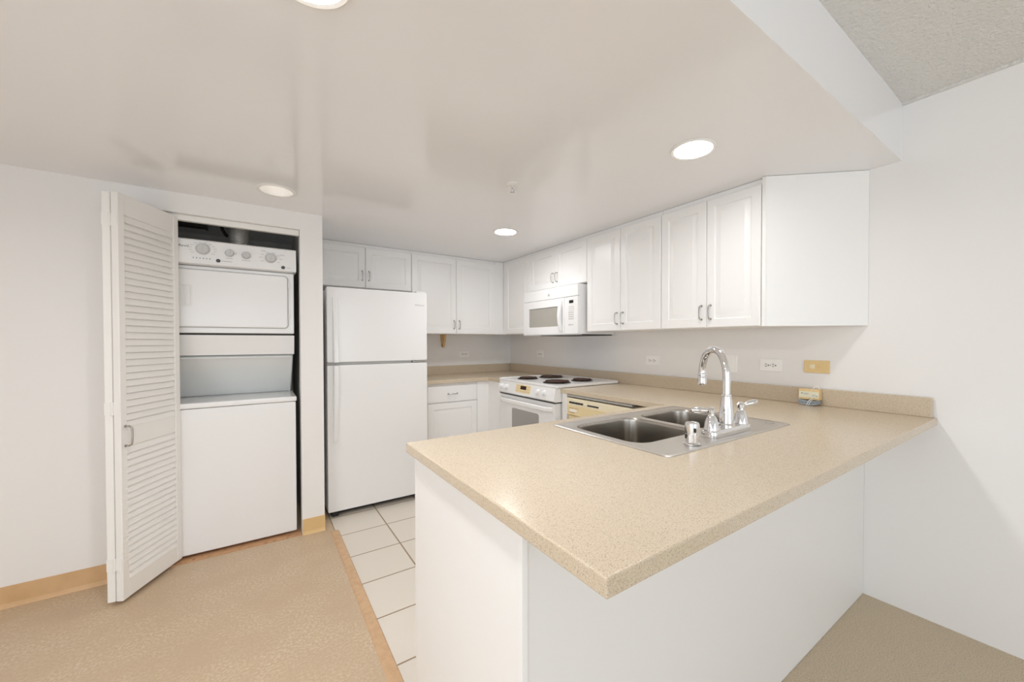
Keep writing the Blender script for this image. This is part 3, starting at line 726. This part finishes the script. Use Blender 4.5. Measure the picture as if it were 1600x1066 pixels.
# ------------------------------------------------------------------ faucet
ZB = zd - .001
FXc, FYc = -1.044, -3.178
t = thing('kitchen_faucet', 'chrome gooseneck faucet with two lever handles on the sink', 'faucet', (FXc, FYc, ZB))
bm = BM()
loft(bm, [[(p, q, z) for p, q in rrect(FXc, FYc, .262 - k, .060 - k, .022 - k * .3, 6)] for k, z in ((0, ZB), (0, ZB + .012), (.004, ZB + .020), (.012, ZB + .024))], True, True)
obj('base_plate', bm, CHROME, t)
bm = BM(); sx, sy = -1.036, -3.172
lathe(bm, (sx, sy, ZB), [(.031, .022), (.031, .030), (.027, .034), (.0265, .045), (.025, .075), (.020, .115), (.0175, .130), (.0185, .133), (.0185, .138), (.0145, .140)], 32)
dx, dy = .11 / .199, .166 / .199; R = .098; zc = ZB + .206
pts = [(sx, sy, ZB + .135), (sx, sy, ZB + .17)]
for k in range(22):
    a = PI * k / 21 * 1.02; rr = R * (1 - math.cos(a)); pts.append((sx + dx * rr, sy + dy * rr, zc + R * math.sin(a)))
tube(bm, pts, .0138, 18); obj('spout', bm, CHROME, t)
ex, ey, ez = pts[-1]
bm = BM(); lathe(bm, (ex, ey, ez), [(.0145, .004), (.0165, -.001), (.0165, -.006), (.0145, -.008), (.0150, -.014), (.0175, -.018), (.0185, -.040), (.0150, -.047), (.012, -.048)], 24)
obj('spray_head', bm, CHROME, t)
for hx, dirx, up in ((-1.146, -1, 0.), (-.943, 1, .45)):
    bm = BM(); lathe(bm, (hx, FYc, ZB), [(.027, .022), (.027, .028), (.0245, .034), (.022, .050), (.015, .068), (.010, .074), (.010, .080), (.015, .084), (.0155, .094), (.010, .102), (.002, .104)], 28)
    o = obj('valve_handle', bm, CHROME, t)
    bm = BM(); p0 = Vector((hx, FYc, ZB + .090)); dv = (Vector((-.62, .74, .02)) if dirx < 0 else Vector((.80, -.45, .22))).normalized()
    tube(bm, [p0 + dv * s for s in (.008, .016, .024, .040, .056, .066, .069)], [.006, .006, .0095, .0115, .0105, .007, .002], 14); obj('lever', bm, CHROME, o)
t = thing('sink_air_gap', 'short chrome air gap cylinder left of the faucet', 'air gap', (-1.297, -3.200, ZB))
bm = BM(); lathe(bm, (-1.297, -3.200, ZB), [(.029, .0003), (.029, .004), (.024, .007), (.0225, .008)], 28); obj('flange', bm, CHROME, t)
bm = BM(); lathe(bm, (-1.297, -3.200, ZB), [(.0225, .008), (.0225, .034), (.0215, .035), (.0225, .036), (.0225, .066), (.020, .071), (.014, .072)], 28); c = obj('cap', bm, CHROME, t)
bm = BM(); box(bm, -1.297 - .017, -1.297 - .011, -3.200 - .0215, -3.200 - .018, ZB + .042, ZB + .056); obj('vent_slot', bm, DARK, c)

# ------------------------------------------------------------------ outlets and switch
def plate(bm, f, W2, H2): rslab(bm, lambda u, w2, d: f(u - W2 / 2, w2 - H2 / 2, d), W2, H2, .004, .006, .003, n=3)
def outlet(fr, label, W2=.118, H2=.072):
    c = fr(0, 0, .0005)
    t = thing('wall_outlet', label, 'outlet', c, 'white horizontal wall outlets')
    f = lambda u, w2, d: fr(u, w2, d + .0008)
    bm = BM(); plate(bm, f, W2, H2); obj('cover_plate', bm, PLATE, t)
    for s in (-1, 1):
        bm = BM(); rslab(bm, lambda u, w2, d: f(u + s * .0195 - .016, w2 - .014, d + .006), .032, .028, .010, .0015, .0006, n=4); r = obj('receptacle', bm, PLATE, t)
        bm = BM()
        for du, dw, a, b in ((-.004, .006, .010, .0036), (-.004, -.006, .010, .0036), (.009, 0, .0065, .0065)): slab(bm, lambda u, w2, d: f(u + s * .0195 + du - a / 2, w2 + dw - b / 2, d + .0075), a, b, .0006, .0002)
        obj('slots', bm, INKD, r)
    bm = BM(); lathe(bm, f(0, 0, .006), [(.003, .0003), (.003, -.001)] if abs(fr(0, 0, 1).y - fr(0, 0, 0).y) > .5 else [(.003, .0003), (.003, -.001)], 12, 'y' if abs(fr(0, 0, 1).y - fr(0, 0, 0).y) > .5 else 'x'); obj('screw', bm, NICKEL, t)
outlet(face_back(-.600, 0, 1.120), 'white outlet on the back wall below the tall cabinet')
outlet(face_right(0, -.600, 1.124), 'white outlet on the right wall behind the stove')
outlet(face_right(0, -2.037, 1.110), 'white outlet on the right wall between the stove and the faucet')
outlet(face_right(0, -2.871, 1.114), 'white outlet between the light switch and the yellowed plate')
fr = face_right(0, -2.641, 1.113)
t = thing('light_switch', 'white rocker light switch behind the faucet', 'light switch', fr(0, 0, .0005))
f = lambda u, w2, d: fr(u, w2, d + .0008)
bm = BM(); plate(bm, f, .070, .112); obj('cover_plate', bm, PLATE, t)
bm = BM(); slab(bm, lambda u, w2, d: f(u - .0165, w2 - .033, d + .006), .033, .066, .004, .0015); obj('rocker', bm, PLATE, t)
fr2 = face_right(0, -3.100, 1.117)
t = thing('phone_jack', 'yellowed beige phone and cable wall plate above the backsplash', 'wall plate', fr2(0, 0, .0005))
f = lambda u, w2, d: fr2(u, w2, d + .0008)
bm = BM(); plate(bm, f, .118, .068); obj('cover_plate', bm, YELLOW, t)
bm = BM(); rslab(bm, lambda u, w2, d: f(u - .030, w2 - .011, d + .006), .022, .022, .003, .002, .0008, n=2); obj('phone_port', bm, ALMOND2, t)
bm = BM(); lathe(bm, f(.018, 0, .006), [(.011, .0003), (.011, -.002), (.006, -.002), (.006, -.007), (.003, -.007)], 20, 'x'); obj('cable_port', bm, YELLOW, t)

# ------------------------------------------------------------------ wooden bracket, boxed phone cord
t = thing('towel_bracket', 'small wooden paper towel bracket under the back wall cabinet', 'bracket', (-.905, -.16, 1.33))
bm = prism(BM(), [(-.215, 1.3305), (-.105, 1.3305), (-.115, 1.27), (-.140, 1.205), (-.155, 1.196), (-.170, 1.203), (-.205, 1.27)], -.918, -.896, YZ); obj('arm', bm, BRACK, t)
bm = BM(); lathe(bm, (-.918, -.155, 1.222), [(.010, .0), (.010, -.006), (.004, -.007)], 16, 'x'); obj('peg', bm, NICKEL, t)
t = thing('cord_box', 'small yellow box with paper label leaning on the backsplash', 'box', (-.045, -3.085, CT))
bm = BM(); box(bm, -.062, -.026, -3.133, -3.037, .944, .999, .003); obj('shell', bm, YELLOW, t)
bm = BM(); slab(bm, face_right(-.0622, -3.040, .955), .090, .032, .0008, .0003); p = obj('paper_label', bm, PAPER, t)
bm = BM()
for u0, w0, sx, sz in ((.010, .018, .008, .007), (.022, .021, .024, .002), (.022, .016, .02, .002), (.060, .014, .018, .002), (.060, .008, .012, .002), (.079, .006, .006, .006)): slab(bm, lambda u, w2, d: face_right(-.063, -3.040, .955)(u0 + u, w0 + w2, d), sx, sz, .0006, .0002)
obj('label_print', bm, INK, p)
t = thing('cable_bundle', 'coiled grey phone cord tied in front of the yellow box', 'cord', (-.085, -3.085, CT))
bm = BM()
for k in range(7):
    pts = []; ph = random.uniform(-.2, .2); ra, rb = .046 + random.uniform(-.004, .004), .013 + random.uniform(-.003, .003); zz = CT + .0075 + .0028 * k
    for i in range(40):
        a = 2 * PI * i / 40; pinch = .45 + .55 * abs(math.cos(a))
        pts.append((-.068 + 1.5 * rb * math.sin(a) * pinch + random.uniform(-.0005, .0005), -3.088 + ra * math.cos(a), zz + .0035 * math.cos(2 * a + ph)))
    tube(bm, pts, .0026, 8, True)
obj('coil', bm, CORDM, t)
bm = BM()
tube(bm, smooth_path([(-.092, -3.086, CT + .002), (-.094, -3.090, CT + .012), (-.086, -3.094, CT + .026), (-.0675, -3.098, CT + .034), (-.0655, -3.100, CT + .06), (-.0655, -3.101, CT + .085), (-.055, -3.103, CT + .0875), (-.045, -3.112, CT + .104), (-.040, -3.122, CT + .097), (-.040, -3.125, CT + .0875)]), .0015, 8)
tube(bm, smooth_path([(-.092, -3.096, CT + .004), (-.094, -3.100, CT + .016), (-.080, -3.104, CT + .028), (-.0670, -3.106, CT + .036), (-.0655, -3.108, CT + .05)]), .0013, 8)
obj('twist_tie', bm, TIE, t)
